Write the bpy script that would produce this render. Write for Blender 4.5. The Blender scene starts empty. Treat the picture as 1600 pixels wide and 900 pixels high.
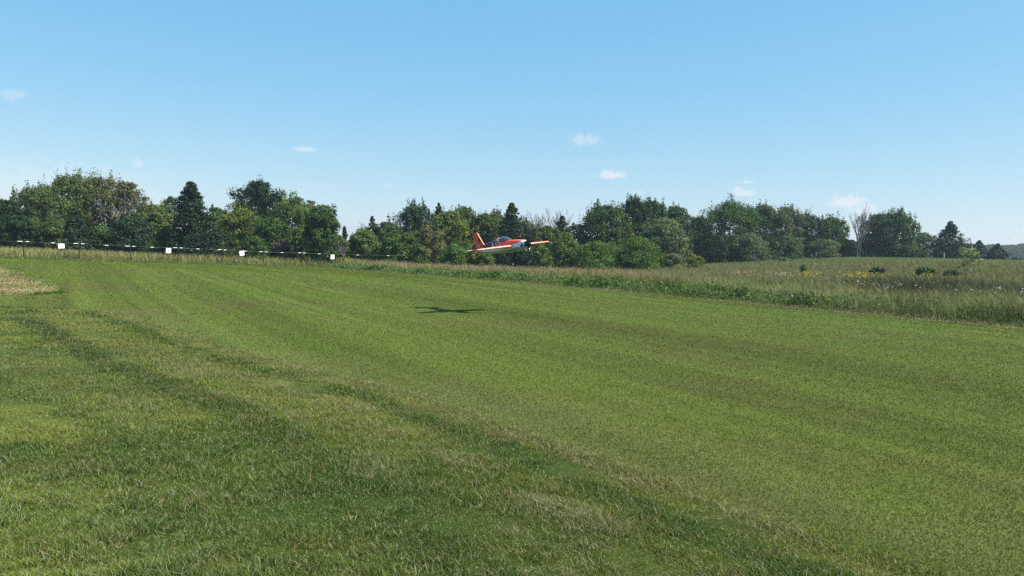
import bpy, math, random
import numpy as np
from mathutils import Vector, Matrix

C = bpy.context.scene.collection
SC = bpy.context.scene
R = math.radians

# ------------------------------------------------------------------ camera
FPX, HY0, ROLL, CAM_H = 1331.0, 388.0, R(1.2), 1.65
cam = bpy.data.objects.new('camera', bpy.data.cameras.new('camera'))
C.objects.link(cam)
cam.data.sensor_width = 36.0
cam.data.lens = FPX / 1600 * 36
cam.data.clip_start = 0.05
cam.data.clip_end = 6000
cam.location = (0, 0, CAM_H)
PITCH = math.atan((450 - HY0) / FPX)
cam.matrix_world = Matrix.Translation((0, 0, CAM_H)) @ Matrix.Rotation(R(90) - PITCH, 4, 'X') @ Matrix.Rotation(ROLL, 4, 'Z')
SC.camera = cam

# ------------------------------------------------------------------ sun, sky, exposure
SUN_AZ = (0.985, -0.174)
SUN_EL = R(49)
_n = math.hypot(*SUN_AZ)
sun_dir = Vector((SUN_AZ[0] / _n * math.cos(SUN_EL), SUN_AZ[1] / _n * math.cos(SUN_EL), math.sin(SUN_EL)))
sl = bpy.data.lights.new('sun', 'SUN')
sl.energy = 5.0
sl.angle = R(0.5)
sl.color = (1.0, 0.94, 0.82)
so = bpy.data.objects.new('sun', sl)
C.objects.link(so)
so.rotation_euler = sun_dir.to_track_quat('Z', 'Y').to_euler()
so.location = (30, -20, 60)

SC.view_settings.view_transform = 'Standard'
SC.view_settings.look = 'None'
SC.view_settings.exposure = 1.05
SC.view_settings.gamma = 1
SC.view_settings.use_curve_mapping = False
SC.cycles.max_bounces = 8
SC.cycles.transparent_max_bounces = 8
SC.cycles.use_denoising = False

world = bpy.data.worlds.new('World')
SC.world = world
world.use_nodes = True
wn, wl = world.node_tree.nodes, world.node_tree.links
wn.clear()
w_out = wn.new('ShaderNodeOutputWorld')
w_bg = wn.new('ShaderNodeBackground')
w_bg.inputs[1].default_value = 0.086
sky = wn.new('ShaderNodeTexSky')
sky.sky_type = 'NISHITA'
sky.sun_disc = False
sky.sun_elevation = SUN_EL
sky.sun_rotation = math.atan2(SUN_AZ[0], SUN_AZ[1])
sky.altitude = 0
sky.air_density = 1.0
sky.dust_density = 0.35
sky.ozone_density = 3.0
geo = wn.new('ShaderNodeTexCoord')
noise = wn.new('ShaderNodeTexNoise')
noise.inputs['Scale'].default_value = 90
noise.inputs['Detail'].default_value = 5
noise.inputs['Roughness'].default_value = 0.6
wl.new(geo.outputs['Generated'], noise.inputs['Vector'])


def wmath(op, a, b=None, clamp=False):
    m = wn.new('ShaderNodeMath')
    m.operation = op
    m.use_clamp = clamp
    for i, v in enumerate((a, b)):
        if v is None:
            continue
        if isinstance(v, (int, float)):
            m.inputs[i].default_value = v
        else:
            wl.new(v, m.inputs[i])
    return m.outputs[0]


def wdot(vec):
    m = wn.new('ShaderNodeVectorMath')
    m.operation = 'DOT_PRODUCT'
    wl.new(geo.outputs['Generated'], m.inputs[0])
    m.inputs[1].default_value = vec
    return m.outputs['Value']


def ray(px, py):
    d = Vector(((px - 800) / FPX, -(py - 450) / FPX, -1))
    return (cam.matrix_world.to_3x3() @ d).normalized()


# small far cumulus and wisps: centre, half width, half height (in photo pixels), opacity, flat-bottomed
CLOUDS = [(482, 235, 20, 6, .55, 1), (914, 219, 24, 9, .45, 0), (957, 274, 24, 10, .8, 1), (995, 301, 12, 4, .35, 0), (1165, 285, 14, 5, .6, 1),
          (1160, 303, 16, 10, .7, 1), (1322, 318, 26, 14, .8, 1), (1352, 327, 20, 8, .6, 0), (20, 148, 19, 9, .3, 0), (217, 256, 8, 8, .35, 0),
          (30, 285, 170, 34, .30, 0), (604, 290, 8, 3, .3, 0)]
total = None
for (px, py, hw, hh, op, flat) in CLOUDS:
    c = ray(px, py)
    rt = c.cross(Vector((0, 0, 1))).normalized()
    up = rt.cross(c).normalized()
    u = wmath('DIVIDE', wdot(rt), hw / FPX)
    v = wmath('DIVIDE', wdot(up), hh / FPX)
    if flat:  # the lower half is squashed
        v2 = wmath('MULTIPLY', wmath('MINIMUM', v, 0.0), 1.1)
        v = wmath('ADD', v, v2)
    r = wmath('SQRT', wmath('ADD', wmath('MULTIPLY', u, u), wmath('MULTIPLY', v, v)))
    r = wmath('ADD', r, wmath('MULTIPLY', wmath('SUBTRACT', noise.outputs['Fac'], 0.5), 2.6))
    m = wn.new('ShaderNodeMapRange')
    m.interpolation_type = 'SMOOTHSTEP'
    m.inputs['From Min'].default_value = 1.3
    m.inputs['From Max'].default_value = 0.25
    wl.new(r, m.inputs['Value'])
    front = wmath('GREATER_THAN', wdot(c), 0.5)
    f = wmath('MULTIPLY', wmath('MULTIPLY', m.outputs[0], op * .82), front)
    total = f if total is None else wmath('MAXIMUM', total, f)
mix = wn.new('ShaderNodeMixRGB')
mix.inputs[2].default_value = (5.0, 5.1, 5.4, 1)
wl.new(total, mix.inputs[0])
tint = wn.new('ShaderNodeVectorMath')      # the phone camera's cool white balance of the sky
tint.operation = 'MULTIPLY_ADD'
tint.inputs[1].default_value = (.66, .46, .26)
tint.inputs[2].default_value = (.10, 1.70, 3.55)
wl.new(sky.outputs[0], tint.inputs[0])
wl.new(tint.outputs[0], mix.inputs[1])
wl.new(mix.outputs[0], w_bg.inputs[0])
wl.new(w_bg.outputs[0], w_out.inputs[0])


# ------------------------------------------------------------------ helpers
def hor(px):
    return HY0 + math.tan(ROLL) * (px - 800)


def gx(px, Y):
    return (px - 800) / FPX * Y


def gz(px, py, Y):
    return CAM_H - (py - hor(px)) * Y / FPX


def sstep(a, b, x):
    t = np.clip((np.asarray(x, float) - a) / (b - a), 0, 1)
    return t * t * (3 - 2 * t)


def vn(x, y, seed=0):
    x = np.asarray(x, float)
    y = np.asarray(y, float)
    xi, yi = np.floor(x), np.floor(y)
    fx, fy = x - xi, y - yi
    fx = fx * fx * (3 - 2 * fx)
    fy = fy * fy * (3 - 2 * fy)
    xi = xi.astype(np.int64)
    yi = yi.astype(np.int64)

    def h(a, b):
        k = (a * 374761393 + b * 668265263 + seed * 974711) & 0xffffffff
        k = ((k ^ (k >> 13)) * 1274126177) & 0xffffffff
        return ((k ^ (k >> 16)) & 0xffff) / 65535.0
    return (h(xi, yi) * (1 - fx) + h(xi + 1, yi) * fx) * (1 - fy) + (h(xi, yi + 1) * (1 - fx) + h(xi + 1, yi + 1) * fx) * fy


def fbm(x, y, seed=0, oct=4):
    s, a, t = 0, 1.0, 0
    for i in range(oct):
        s = s + a * vn(x * 2 ** i, y * 2 ** i, seed + i * 17)
        t += a
        a *= .55
    return s / t


def terrain(X, Y):
    X = np.asarray(X, float)
    Y = np.asarray(Y, float)
    f = sstep(15, 42, Y)
    left = 0.0171 * np.clip(-X, 0, 70) * f
    drop = -0.0201 * (np.clip(Y, 42, 76) - 42) * (1 - sstep(0, 40, X))
    hill = 1.22 * sstep(30, 110, Y) * sstep(10, 50, X) - 1.9 * sstep(118, 230, Y) * sstep(10, 50, X)
    return left + drop + hill


def zt(X, Y):
    return float(terrain(X, Y))


A_DIR = np.array((.473, -.881))      # along the mown strip


def s_right(X, Y):                   # metres beyond the right edge of the mown strip
    wob = (fbm(X * .5, Y * .5, 91, 3) - .5) * .35
    return .881 * (X - 12) + .473 * (Y - 20) + wob


def s_far(X, Y):                     # metres beyond the far end of the mown strip
    return -.76 * (X + 16.5) + .65 * (Y - 73) + (fbm(X * .4, Y * .4, 92, 3) - .5) * .5


NEAR = [(-8.9, 19.0), (-3.75, 12.2), (-1.1, 9.3), (.32, 7.06), (1.05, 5.83), (1.98, 4.4), (4.2, 1.0)]
RUNWAY = [(22, 1.4), (12, 20), (-16.5, 73), (-31, 56), (-52, 31.4), (-40, 21.5), (-14, 20.2), (-10.5, 20.0)] + NEAR
STRAW = [(-12.9, 24.6), (-13.6, 23.4), (-20, 22.6), (-42, 22.4), (-42, 40), (-22.8, 37.5), (-17.5, 31)]


def inside(poly, X, Y):
    r = np.zeros(np.shape(X), bool)
    n = len(poly)
    for i in range(n):
        x0, y0 = poly[i]
        x1, y1 = poly[(i + 1) % n]
        if y0 == y1:
            continue
        c = ((y0 > Y) != (y1 > Y)) & (X < (x1 - x0) * (Y - y0) / (y1 - y0) + x0)
        r ^= c
    return r


def poly_dist(pts, X, Y, closed=False):
    d = np.full(np.shape(X), 1e9)
    m = len(pts) if closed else len(pts) - 1
    for i in range(m):
        ax, ay = pts[i]
        bx, by = pts[(i + 1) % len(pts)]
        t = np.clip(((X - ax) * (bx - ax) + (Y - ay) * (by - ay)) / ((bx - ax) ** 2 + (by - ay) ** 2), 0, 1)
        d = np.minimum(d, np.hypot(X - ax - t * (bx - ax), Y - ay - t * (by - ay)))
    return d


def lerp(a, b, t):
    t = np.asarray(t)[..., None]
    return np.asarray(a) * (1 - t) + np.asarray(b) * t


# ---- the colours the turf itself has (albedo)
G_LAWN = np.array((.158, .215, .046))
G_DARK = np.array((.055, .100, .022))
G_LUSH = np.array((.070, .135, .026))
G_STRAW = np.array((.270, .225, .125))
G_BROWN = np.array((.155, .125, .065))


TURF = np.array((.705, .690, .57))
TURF_R = np.array((.78, .80, .44))


def lawn_col(X, Y):
    a = X * A_DIR[0] + Y * A_DIR[1]
    b = X * .881 + Y * .473
    st = fbm(b * 1.1, a * .05, 3, 3)
    st2 = vn(b * .42 + 4, a * .012, 8)
    p = fbm(X * .22, Y * .22, 5, 4)
    q = fbm(X * 1.6, Y * 1.6, 6, 3)
    c = lerp(G_LAWN * .80, G_LAWN * 1.16, np.clip((st - .5) * 1.3 + .5, 0, 1))
    c = c * (0.94 + .12 * st2)[..., None]
    c = lerp(c, np.array((.120, .215, .030)), np.clip((p - .55) * 2.4, 0, .5))
    c = lerp(c, G_BROWN * 1.15, np.clip((.43 - p) * 2.2 + (q - .55) * .6, 0, .32))
    fs = vn(b * 3.0, a * .025, 15) - .5
    fs2 = vn(b * 6.5, a * .04, 16) - .5
    c = c * (1 + .30 * fs + .24 * fs2)[..., None]
    nd = poly_dist(NEAR, X, Y)
    c = lerp(c, np.array((.215, .24, .10)), (1 - sstep(.2, 1.8, nd)) * .55 * q * 1.4)
    # two old wheel tracks that run across the strip on the right
    tr = np.exp(-((b - 16.0 - .9 * np.sin(a * .05)) / .5) ** 2) * sstep(.3, .6, fbm(a * .3, b * .3, 12, 2))
    c = lerp(c, G_BROWN * .8, tr * .35)
    fl = np.exp(-(((X + 1.0) / 1.0) ** 2 + ((Y - 36) / 2.0) ** 2))
    return lerp(c, np.array((.12, .21, .03)), fl * .3) * TURF


def rough_v(X, Y):                  # distance from the strip's near edge into the rough grass
    return poly_dist(NEAR, X, Y)


def rough_col(X, Y):
    v = rough_v(X, Y) + (fbm(X * .7, Y * .7, 31, 3) - .5) * .28
    a = X * .6 - Y * .8
    p = .6 * fbm(X * .8, Y * .8, 33, 4) + .4 * fbm(X * 2.0, Y * 2.0, 34, 3)
    q = fbm(X * 3.5, Y * 3.5, 35, 3)
    c = lerp(np.array((.088, .145, .024)), np.array((.205, .240, .072)), np.clip((p - .38) * 4.2, 0, 1))

    def band(x0, x1, soft=.18):
        return sstep(x0 - soft, x0 + soft, v) * (1 - sstep(x1 - soft, x1 + soft, v))
    br = sstep(.35, .6, fbm(a * .5, v * 1.2, 37, 3))
    c = lerp(c, G_STRAW * .95, band(-.5, .22) * .75 * (.35 + .65 * q))
    c = lerp(c, G_LUSH * .75, band(.26, .60, .08) * .95)
    c = lerp(c, G_STRAW * .85, band(.8, 1.35) * np.clip((q - .36) * 2.6, 0, 1) * .75 * br)
    c = lerp(c, G_DARK * .75, band(1.62, 2.1, .12) * np.clip(.45 + 1.1 * fbm(a * .6, v * .8, 38, 3), 0, 1) * (.7 + .3 * sstep(5.5, 8.5, Y)))
    c = lerp(c, np.array((.15, .18, .085)), band(2.3, 3.0, .2) * .75 * br)
    c = lerp(c, np.array((.205, .205, .085)), band(.72, 1.5, .14) * .55)
    c = lerp(c, G_DARK * 1.1, (band(3.0, 3.3, .10) * .6 + band(4.2, 4.6, .12) * .5) * np.clip(2 * br, 0, 1))
    c = lerp(c, G_DARK * 1.1, np.clip((.47 - p) * 5, 0, .85) * sstep(1.9, 2.6, v))
    c = lerp(c, G_BROWN, np.clip((q - .6) * 3, 0, .5))
    for (x0, y0, rx, ry, k) in ((-.9, 5.4, 1.5, 1.5, .9), (-2.3, 7.0, .9, 1.2, .6), (-5.2, 10.8, .7, 1.6, .4), (.5, 4.6, .8, .8, .5)):
        g_ = np.exp(-((X - x0) / rx) ** 2 - ((Y - y0) / ry) ** 2)
        c = lerp(c, G_LUSH * .72, g_ * k * np.clip(1.5 - q, 0, 1))
    return c * TURF_R


# ------------------------------------------------------------------ mesh builders
def mesh_np(name, V, loops_per_face, F, mat, col=None, parent=None, link=True):
    """V (n,3); F (m,k) faces all of the same size k."""
    me = bpy.data.meshes.new(name)
    n, m = len(V), len(F)
    k = loops_per_face
    me.vertices.add(n)
    me.vertices.foreach_set('co', np.ascontiguousarray(V, np.float32).ravel())
    me.loops.add(m * k)
    me.loops.foreach_set('vertex_index', np.ascontiguousarray(F, np.int32).ravel())
    me.polygons.add(m)
    me.polygons.foreach_set('loop_start', np.arange(0, m * k, k, dtype=np.int32))
    me.polygons.foreach_set('loop_total', np.full(m, k, np.int32))
    me.update(calc_edges=True)
    if col is not None:
        at = me.color_attributes.new('col', 'FLOAT_COLOR', 'POINT')
        c4 = np.ones((n, 4), np.float32)
        c4[:, :3] = col
        at.data.foreach_set('color', c4.ravel())
    me.materials.append(mat)
    o = bpy.data.objects.new(name, me)
    if link:
        C.objects.link(o)
    if parent is not None:
        o.parent = parent
    return o


class MB:
    def __init__(self):
        self.v, self.f, self.m = [], [], []

    def quad(self, pts, mi=0):
        i = len(self.v)
        self.v += [tuple(p) for p in pts]
        self.f.append(tuple(range(i, i + len(pts))))
        self.m.append(mi)

    def box(self, c, s, rot=None, mi=0):
        i = len(self.v)
        rot = rot or Matrix.Identity(3)
        for dx in (-.5, .5):
            for dy in (-.5, .5):
                for dz in (-.5, .5):
                    self.v.append(tuple(Vector(c) + rot @ Vector((dx * s[0], dy * s[1], dz * s[2]))))
        for q in ((0, 1, 3, 2), (4, 6, 7, 5), (0, 4, 5, 1), (2, 3, 7, 6), (0, 2, 6, 4), (1, 5, 7, 3)):
            self.f.append(tuple(i + k for k in q))
            self.m.append(mi)

    def tube(self, pts, rads, n=6, mi=0, caps=True):
        pts = [Vector(p) for p in pts]
        i0 = len(self.v)
        for k, p in enumerate(pts):
            t = (pts[min(k + 1, len(pts) - 1)] - pts[max(k - 1, 0)])
            t = t.normalized() if t.length > 1e-9 else Vector((0, 0, 1))
            a = t.cross(Vector((0, 0, 1)) if abs(t.z) < .9 else Vector((1, 0, 0))).normalized()
            b = t.cross(a)
            for j in range(n):
                an = 2 * math.pi * j / n
                self.v.append(tuple(p + (a * math.cos(an) + b * math.sin(an)) * rads[k]))
        for k in range(len(pts) - 1):
            for j in range(n):
                a0, a1 = i0 + k * n + j, i0 + k * n + (j + 1) % n
                self.f.append((a0, a1, a1 + n, a0 + n))
                self.m.append(mi)
        if caps:
            self.f.append(tuple(i0 + j for j in range(n))[::-1])
            self.f.append(tuple(i0 + (len(pts) - 1) * n + j for j in range(n)))
            self.m += [mi, mi]

    def lathe(self, prof, n=20, axis='X', origin=(0, 0, 0), mi=0):
        """prof: (along, radius) pairs"""
        i0 = len(self.v)
        ox, oy, oz = origin
        for (a, r) in prof:
            for j in range(n):
                an = 2 * math.pi * j / n
                c, s = r * math.cos(an), r * math.sin(an)
                if axis == 'X':
                    self.v.append((ox + a, oy + c, oz + s))
                elif axis == 'Y':
                    self.v.append((ox + s, oy + a, oz + c))
                else:
                    self.v.append((ox + c, oy + s, oz + a))
        for k in range(len(prof) - 1):
            for j in range(n):
                a0, a1 = i0 + k * n + j, i0 + k * n + (j + 1) % n
                self.f.append((a0, a1, a1 + n, a0 + n))
                self.m.append(mi)

    def build(self, name, mats, parent=None, smooth=False):
        me = bpy.data.meshes.new(name)
        me.from_pydata(self.v, [], self.f)
        for m in (mats if isinstance(mats, (list, tuple)) else [mats]):
            me.materials.append(m)
        me.polygons.foreach_set('material_index', np.array(self.m, np.int32))
        if smooth:
            me.polygons.foreach_set('use_smooth', np.ones(len(me.polygons), bool))
        me.update()
        o = bpy.data.objects.new(name, me)
        C.objects.link(o)
        if parent is not None:
            o.parent = parent
        return o


def tag(o, label=None, cat=None, group=None, kind=None):
    for k, v in (('label', label), ('category', cat), ('group', group), ('kind', kind)):
        if v:
            o[k] = v
    return o


def thing(name, loc, label, cat, group=None, rot=(0, 0, 0)):
    o = bpy.data.objects.new(name, None)
    o.empty_display_size = .3
    C.objects.link(o)
    o.location = loc
    o.rotation_euler = rot
    return tag(o, label, cat, group)


# ------------------------------------------------------------------ materials
def new_mat(name):
    m = bpy.data.materials.new(name)
    m.use_nodes = True
    return m, m.node_tree.nodes, m.node_tree.links


def mat_plain(name, col, rough=.5, metal=0, spec=.5, coat=0, mottle=.06, scale=30):
    m, n, l = new_mat(name)
    b = n['Principled BSDF']
    tc = n.new('ShaderNodeTexCoord')
    nz = n.new('ShaderNodeTexNoise')
    nz.inputs['Scale'].default_value = scale
    nz.inputs['Detail'].default_value = 4
    l.new(tc.outputs['Object'], nz.inputs['Vector'])
    mr = n.new('ShaderNodeMapRange')
    mr.inputs['To Min'].default_value = 1 - mottle
    mr.inputs['To Max'].default_value = 1 + mottle
    l.new(nz.outputs['Fac'], mr.inputs['Value'])
    mx = n.new('ShaderNodeVectorMath')
    mx.operation = 'MULTIPLY'
    mx.inputs[0].default_value = col
    l.new(mr.outputs[0], mx.inputs[1])
    l.new(mx.outputs[0], b.inputs['Base Color'])
    b.inputs['Roughness'].default_value = rough
    b.inputs['Metallic'].default_value = metal
    b.inputs['Specular IOR Level'].default_value = spec
    b.inputs['Coat Weight'].default_value = coat
    return m


def mat_leaf(name, trans=.35, gloss=.04):
    """leaf or grass blade: diffuse + light shining through + a little sheen; colour from the blade's own attribute"""
    m, n, l = new_mat(name)
    n.remove(n['Principled BSDF'])
    out = n['Material Output']
    at = n.new('ShaderNodeAttribute')
    at.attribute_name = 'col'
    d = n.new('ShaderNodeBsdfDiffuse')
    t = n.new('ShaderNodeBsdfTranslucent')
    l.new(at.outputs['Color'], d.inputs['Color'])
    mul = n.new('ShaderNodeVectorMath')
    mul.operation = 'MULTIPLY'
    l.new(at.outputs['Color'], mul.inputs[0])
    mul.inputs[1].default_value = (1.25, 1.3, .75)
    l.new(mul.outputs[0], t.inputs['Color'])
    mx = n.new('ShaderNodeMixShader')
    mx.inputs[0].default_value = trans
    l.new(d.outputs[0], mx.inputs[1])
    l.new(t.outputs[0], mx.inputs[2])
    if gloss <= 0:
        l.new(mx.outputs[0], out.inputs['Surface'])
        return m
    g = n.new('ShaderNodeBsdfGlossy')
    g.inputs['Roughness'].default_value = .45
    g.inputs['Color'].default_value = (.9, .95, 1, 1)
    m2 = n.new('ShaderNodeMixShader')
    m2.inputs[0].default_value = gloss
    l.new(mx.outputs[0], m2.inputs[1])
    l.new(g.outputs[0], m2.inputs[2])
    l.new(m2.outputs[0], out.inputs['Surface'])
    return m


def mat_turf(name, scale=60, bump=.25):
    m, n, l = new_mat(name)
    b = n['Principled BSDF']
    at = n.new('ShaderNodeAttribute')
    at.attribute_name = 'col'
    tc = n.new('ShaderNodeTexCoord')
    nz = n.new('ShaderNodeTexNoise')
    nz.inputs['Scale'].default_value = scale
    nz.inputs['Detail'].default_value = 6
    nz.inputs['Roughness'].default_value = .7
    l.new(tc.outputs['Object'], nz.inputs['Vector'])
    n2 = n.new('ShaderNodeTexNoise')
    n2.inputs['Scale'].default_value = 6
    n2.inputs['Detail'].default_value = 5
    l.new(tc.outputs['Object'], n2.inputs['Vector'])
    ad = n.new('ShaderNodeMath')
    l.new(nz.outputs['Fac'], ad.inputs[0])
    l.new(n2.outputs['Fac'], ad.inputs[1])
    mr = n.new('ShaderNodeMapRange')
    mr.inputs['From Min'].default_value = .6
    mr.inputs['From Max'].default_value = 1.4
    mr.inputs['To Min'].default_value = .66
    mr.inputs['To Max'].default_value = 1.15
    l.new(ad.outputs[0], mr.inputs['Value'])
    mx = n.new('ShaderNodeVectorMath')
    mx.operation = 'MULTIPLY'
    l.new(at.outputs['Color'], mx.inputs[0])
    l.new(mr.outputs[0], mx.inputs[1])
    l.new(mx.outputs[0], b.inputs['Base Color'])
    b.inputs['Roughness'].default_value = .9
    b.inputs['Specular IOR Level'].default_value = .15
    bp = n.new('ShaderNodeBump')
    bp.inputs['Strength'].default_value = bump
    bp.inputs['Distance'].default_value = .03
    l.new(nz.outputs['Fac'], bp.inputs['Height'])
    l.new(bp.outputs[0], b.inputs['Normal'])
    return m


M_TURF = mat_turf('turf', 55)
M_GROUND = mat_turf('soil_and_thatch', 35, .4)
M_GRASS = mat_leaf('grass_blade', .30, .012)
M_LAWN = mat_leaf('mown_blade', .20, .0)
M_LEAF = mat_leaf('leaf', .30, .006)
M_NEEDLE = mat_leaf('needle', .12, .01)
M_BARK = mat_plain('bark', (.11, .09, .07), .9, spec=.1, mottle=.4, scale=6)
M_PALE = mat_plain('pale_grey_bark', (.26, .24, .215), .9, spec=.1, mottle=.3, scale=6)
M_DEAD = mat_plain('dead_wood', (.105, .103, .102), .9, spec=.1, mottle=.3, scale=6)

rng = np.random.default_rng(11)


# ------------------------------------------------------------------ ground and mown strip
def grid(xs, ys):
    XX, YY = np.meshgrid(xs, ys)
    nx, ny = len(xs), len(ys)
    i = np.arange(nx * ny).reshape(ny, nx)
    F = np.stack([i[:-1, :-1].ravel(), i[:-1, 1:].ravel(), i[1:, 1:].ravel(), i[1:, :-1].ravel()], 1)
    return XX.ravel(), YY.ravel(), F


def ground_col(X, Y):
    sr, sf = s_right(X, Y), s_far(X, Y)
    mead = np.maximum(sr, sf) > 0
    n1 = fbm(X * .15, Y * .15, 51, 4)
    c_m = lerp(np.array((.09, .105, .045)), np.array((.15, .125, .07)), n1)
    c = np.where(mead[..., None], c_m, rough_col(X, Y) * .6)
    st = inside(STRAW, X, Y)
    n2 = fbm(X * .9, Y * .9, 53, 4)
    c_s = lerp(np.array((.30, .24, .14)), np.array((.21, .15, .09)), np.clip((n2 - .3) * 2, 0, 1))
    c_s = lerp(c_s, np.array((.12, .14, .05)), np.clip((fbm(X * .6, Y * 1.2, 58, 3) - .56) * 4, 0, .6))
    return np.where(st[..., None], c_s, c)


xs = np.concatenate([[-2500, -1200, -500, -250, -140, -100], np.arange(-75, 100.1, 1.0), [120, 160, 260, 500, 1200, 2500]])
ys = np.concatenate([[-300, -80, -20], np.arange(-6, 30, .5), np.arange(30, 150.1, 1.0), [165, 185, 210, 240, 300, 500, 1000, 2500]])
X, Y, F = grid(xs, ys)
Z = terrain(X, Y)
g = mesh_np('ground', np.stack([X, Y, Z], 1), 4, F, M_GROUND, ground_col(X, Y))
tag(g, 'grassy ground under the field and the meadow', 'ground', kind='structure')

# the mown strip: its own sheet a little above the ground, cut along its edges
xs = np.concatenate([np.arange(-52, -15, .5), np.arange(-15, 5, .1), np.arange(5, 22.1, .5)])
ys = np.concatenate([np.arange(1, 25, .1), np.arange(25, 73.6, .5)])
X, Y, F = grid(xs, ys)
cx, cy = X[F].mean(1), Y[F].mean(1)
wx_, wy_ = (fbm(cx * 2, cy * 2, 61, 3) - .5) * .5, (fbm(cx * 2, cy * 2, 62, 3) - .5) * .5
keep = inside(RUNWAY, cx + wx_, cy + wy_) & (s_right(cx, cy) < -.1) & (s_far(cx, cy) < -.1) & ~inside(STRAW, cx, cy)
F = F[keep]
used, inv = np.unique(F, return_inverse=True)
X, Y = X[used], Y[used]
inv = inv.reshape(-1, 4)
nface = np.bincount(inv.ravel(), minlength=len(X))
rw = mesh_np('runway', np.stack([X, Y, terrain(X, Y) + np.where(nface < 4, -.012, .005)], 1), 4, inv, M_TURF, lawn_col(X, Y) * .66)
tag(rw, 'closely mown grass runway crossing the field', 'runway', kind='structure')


# ------------------------------------------------------------------ grass blades
def polar(n, r0, r1, p, a0, a1):
    """n random points, density falling with distance as r^-p"""
    u = rng.random(n)
    e = 2 - p
    r = r0 * (r1 / r0) ** u if abs(e) < 1e-6 else (r0 ** e + u * (r1 ** e - r0 ** e)) ** (1 / e)
    a = a0 + (a1 - a0) * rng.random(n)
    return r * np.sin(a), r * np.cos(a), r


def blades(name, X, Y, h, w, lean, col, mat, seg=2, zoff=0, tipcol=1.15):
    n = len(X)
    ph = rng.random(n) * 2 * math.pi
    fa = rng.random(n) * 2 * math.pi         # facing
    wx, wy = np.cos(fa) * w * .5, np.sin(fa) * w * .5
    lx, ly = np.cos(ph) * lean * h, np.sin(ph) * lean * h
    z0 = terrain(X, Y) + zoff
    hz = h * np.sqrt(np.clip(1 - (lean * .8) ** 2, .1, 1))
    P = []
    if seg == 1:
        P = [(X - wx, Y - wy, z0), (X + wx, Y + wy, z0), (X + lx, Y + ly, z0 + hz)]
        k = np.arange(n)[:, None] * 3
        F = k + np.array([[0, 1, 2]])
        V = np.stack([np.stack(p, 1) for p in P], 1).reshape(-1, 3)
        c = np.repeat(col[:, None, :], 3, 1) * np.array((.9, .9, tipcol))[None, :, None]
        return mesh_np(name, V, 3, F, mat, c.reshape(-1, 3))
    P = [(X - wx, Y - wy, z0), (X + wx, Y + wy, z0),
         (X + lx * .3 + wx * .8, Y + ly * .3 + wy * .8, z0 + hz * .6), (X + lx * .3 - wx * .8, Y + ly * .3 - wy * .8, z0 + hz * .6),
         (X + lx + wx * .15, Y + ly + wy * .15, z0 + hz), (X + lx - wx * .15, Y + ly - wy * .15, z0 + hz)]
    k = np.arange(n)[:, None, None] * 6
    F = (k + np.array([[0, 1, 2, 3], [3, 2, 4, 5]])[None]).reshape(-1, 4)
    V = np.stack([np.stack(p, 1) for p in P], 1).reshape(-1, 3)
    c = np.repeat(col[:, None, :], 6, 1) * np.array((.92, .92, 1, 1, tipcol, tipcol))[None, :, None]
    return mesh_np(name, V, 4, F, mat, c.reshape(-1, 3))


def vary(col, lo=.72, hi=1.3, hue=.12):
    n = len(col)
    c = col * (lo + (hi - lo) * rng.random(n))[:, None]
    t = (rng.random(n) - .5) * 2 * hue
    c = c * np.stack([1 + t, np.ones(n), 1 - t * .5], 1)
    return c


HALF = R(40)
# the mown runway
X, Y, r = polar(1800000, 3.8, 74, 1.85, -HALF, HALF)
k = inside(RUNWAY, X, Y) & (s_right(X, Y) < 0) & (s_far(X, Y) < 0) & ~inside(STRAW, X, Y)
X, Y, r = X[k], Y[k], r[k]
col = vary(lawn_col(X, Y), .80, 1.24, .12)
dry = rng.random(len(X)) < .07
col[dry] = G_STRAW * (.5 + .25 * rng.random(dry.sum()))[:, None]
n = len(X)
o = blades('runway_grass', X, Y, (.013 + .013 * rng.random(n)) * (1 + r * .012), .0034 + .00066 * r * (.7 + .6 * rng.random(n)),
           .35 + .55 * rng.random(n), col, M_LAWN, seg=1)
tag(o, 'short mown grass of the runway', 'grass', kind='stuff')

# the rough, longer grass in the foreground
X, Y, r = polar(1450000, 3.3, 26, 1.5, -R(44), HALF)
v = rough_v(X, Y)
k = ~inside(RUNWAY, X, Y) & (s_right(X, Y) < 0) & (Y < 21.5 + .3 * np.sin(X)) & ~inside(STRAW, X, Y)
edge = inside(RUNWAY, X, Y) & (v < .22) & (rng.random(len(X)) < .45)
k = k | edge
X, Y, r, v = X[k], Y[k], r[k], v[k]
n = len(X)
tuft = .6 * fbm(X * 2.2, Y * 2.2, 71, 3) + .4 * fbm(X * 6.5, Y * 6.5, 72, 2)
tall = (.016 + .085 * np.clip((tuft - .36) * 2.6, 0, 1)) * (.5 + .8 * rng.random(n) + .6 * (rng.random(n) < .06))
tall *= (.55 + .45 * sstep(.0, .5, v)) * .60
tall *= 1 + .7 * np.exp(-((X + 3.2) / 1.8) ** 2 - ((Y - 4.6) / 1.3) ** 2)
col = vary(rough_col(X, Y), .55, 1.45, .16)
dry = rng.random(n) < .13
col[dry] = G_STRAW * (.6 + .8 * rng.random(dry.sum()))[:, None]
pale = rng.random(n) < .05 + .10 * np.exp(-((X + 3.0) / 1.8) ** 2 - ((Y - 4.6) / 1.4) ** 2)
col[pale] = np.array((.18, .23, .12)) * (.8 + .6 * rng.random(pale.sum()))[:, None]
ln = .45 + .65 * rng.random(n)
ln[dry] = .8 + .35 * rng.random(dry.sum())
o = blades('rough_grass', X, Y, tall, .0021 + .00027 * r, ln, col, M_GRASS, seg=2)
tag(o, 'long rough grass with dry straw in the foreground', 'grass', kind='stuff')

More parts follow.
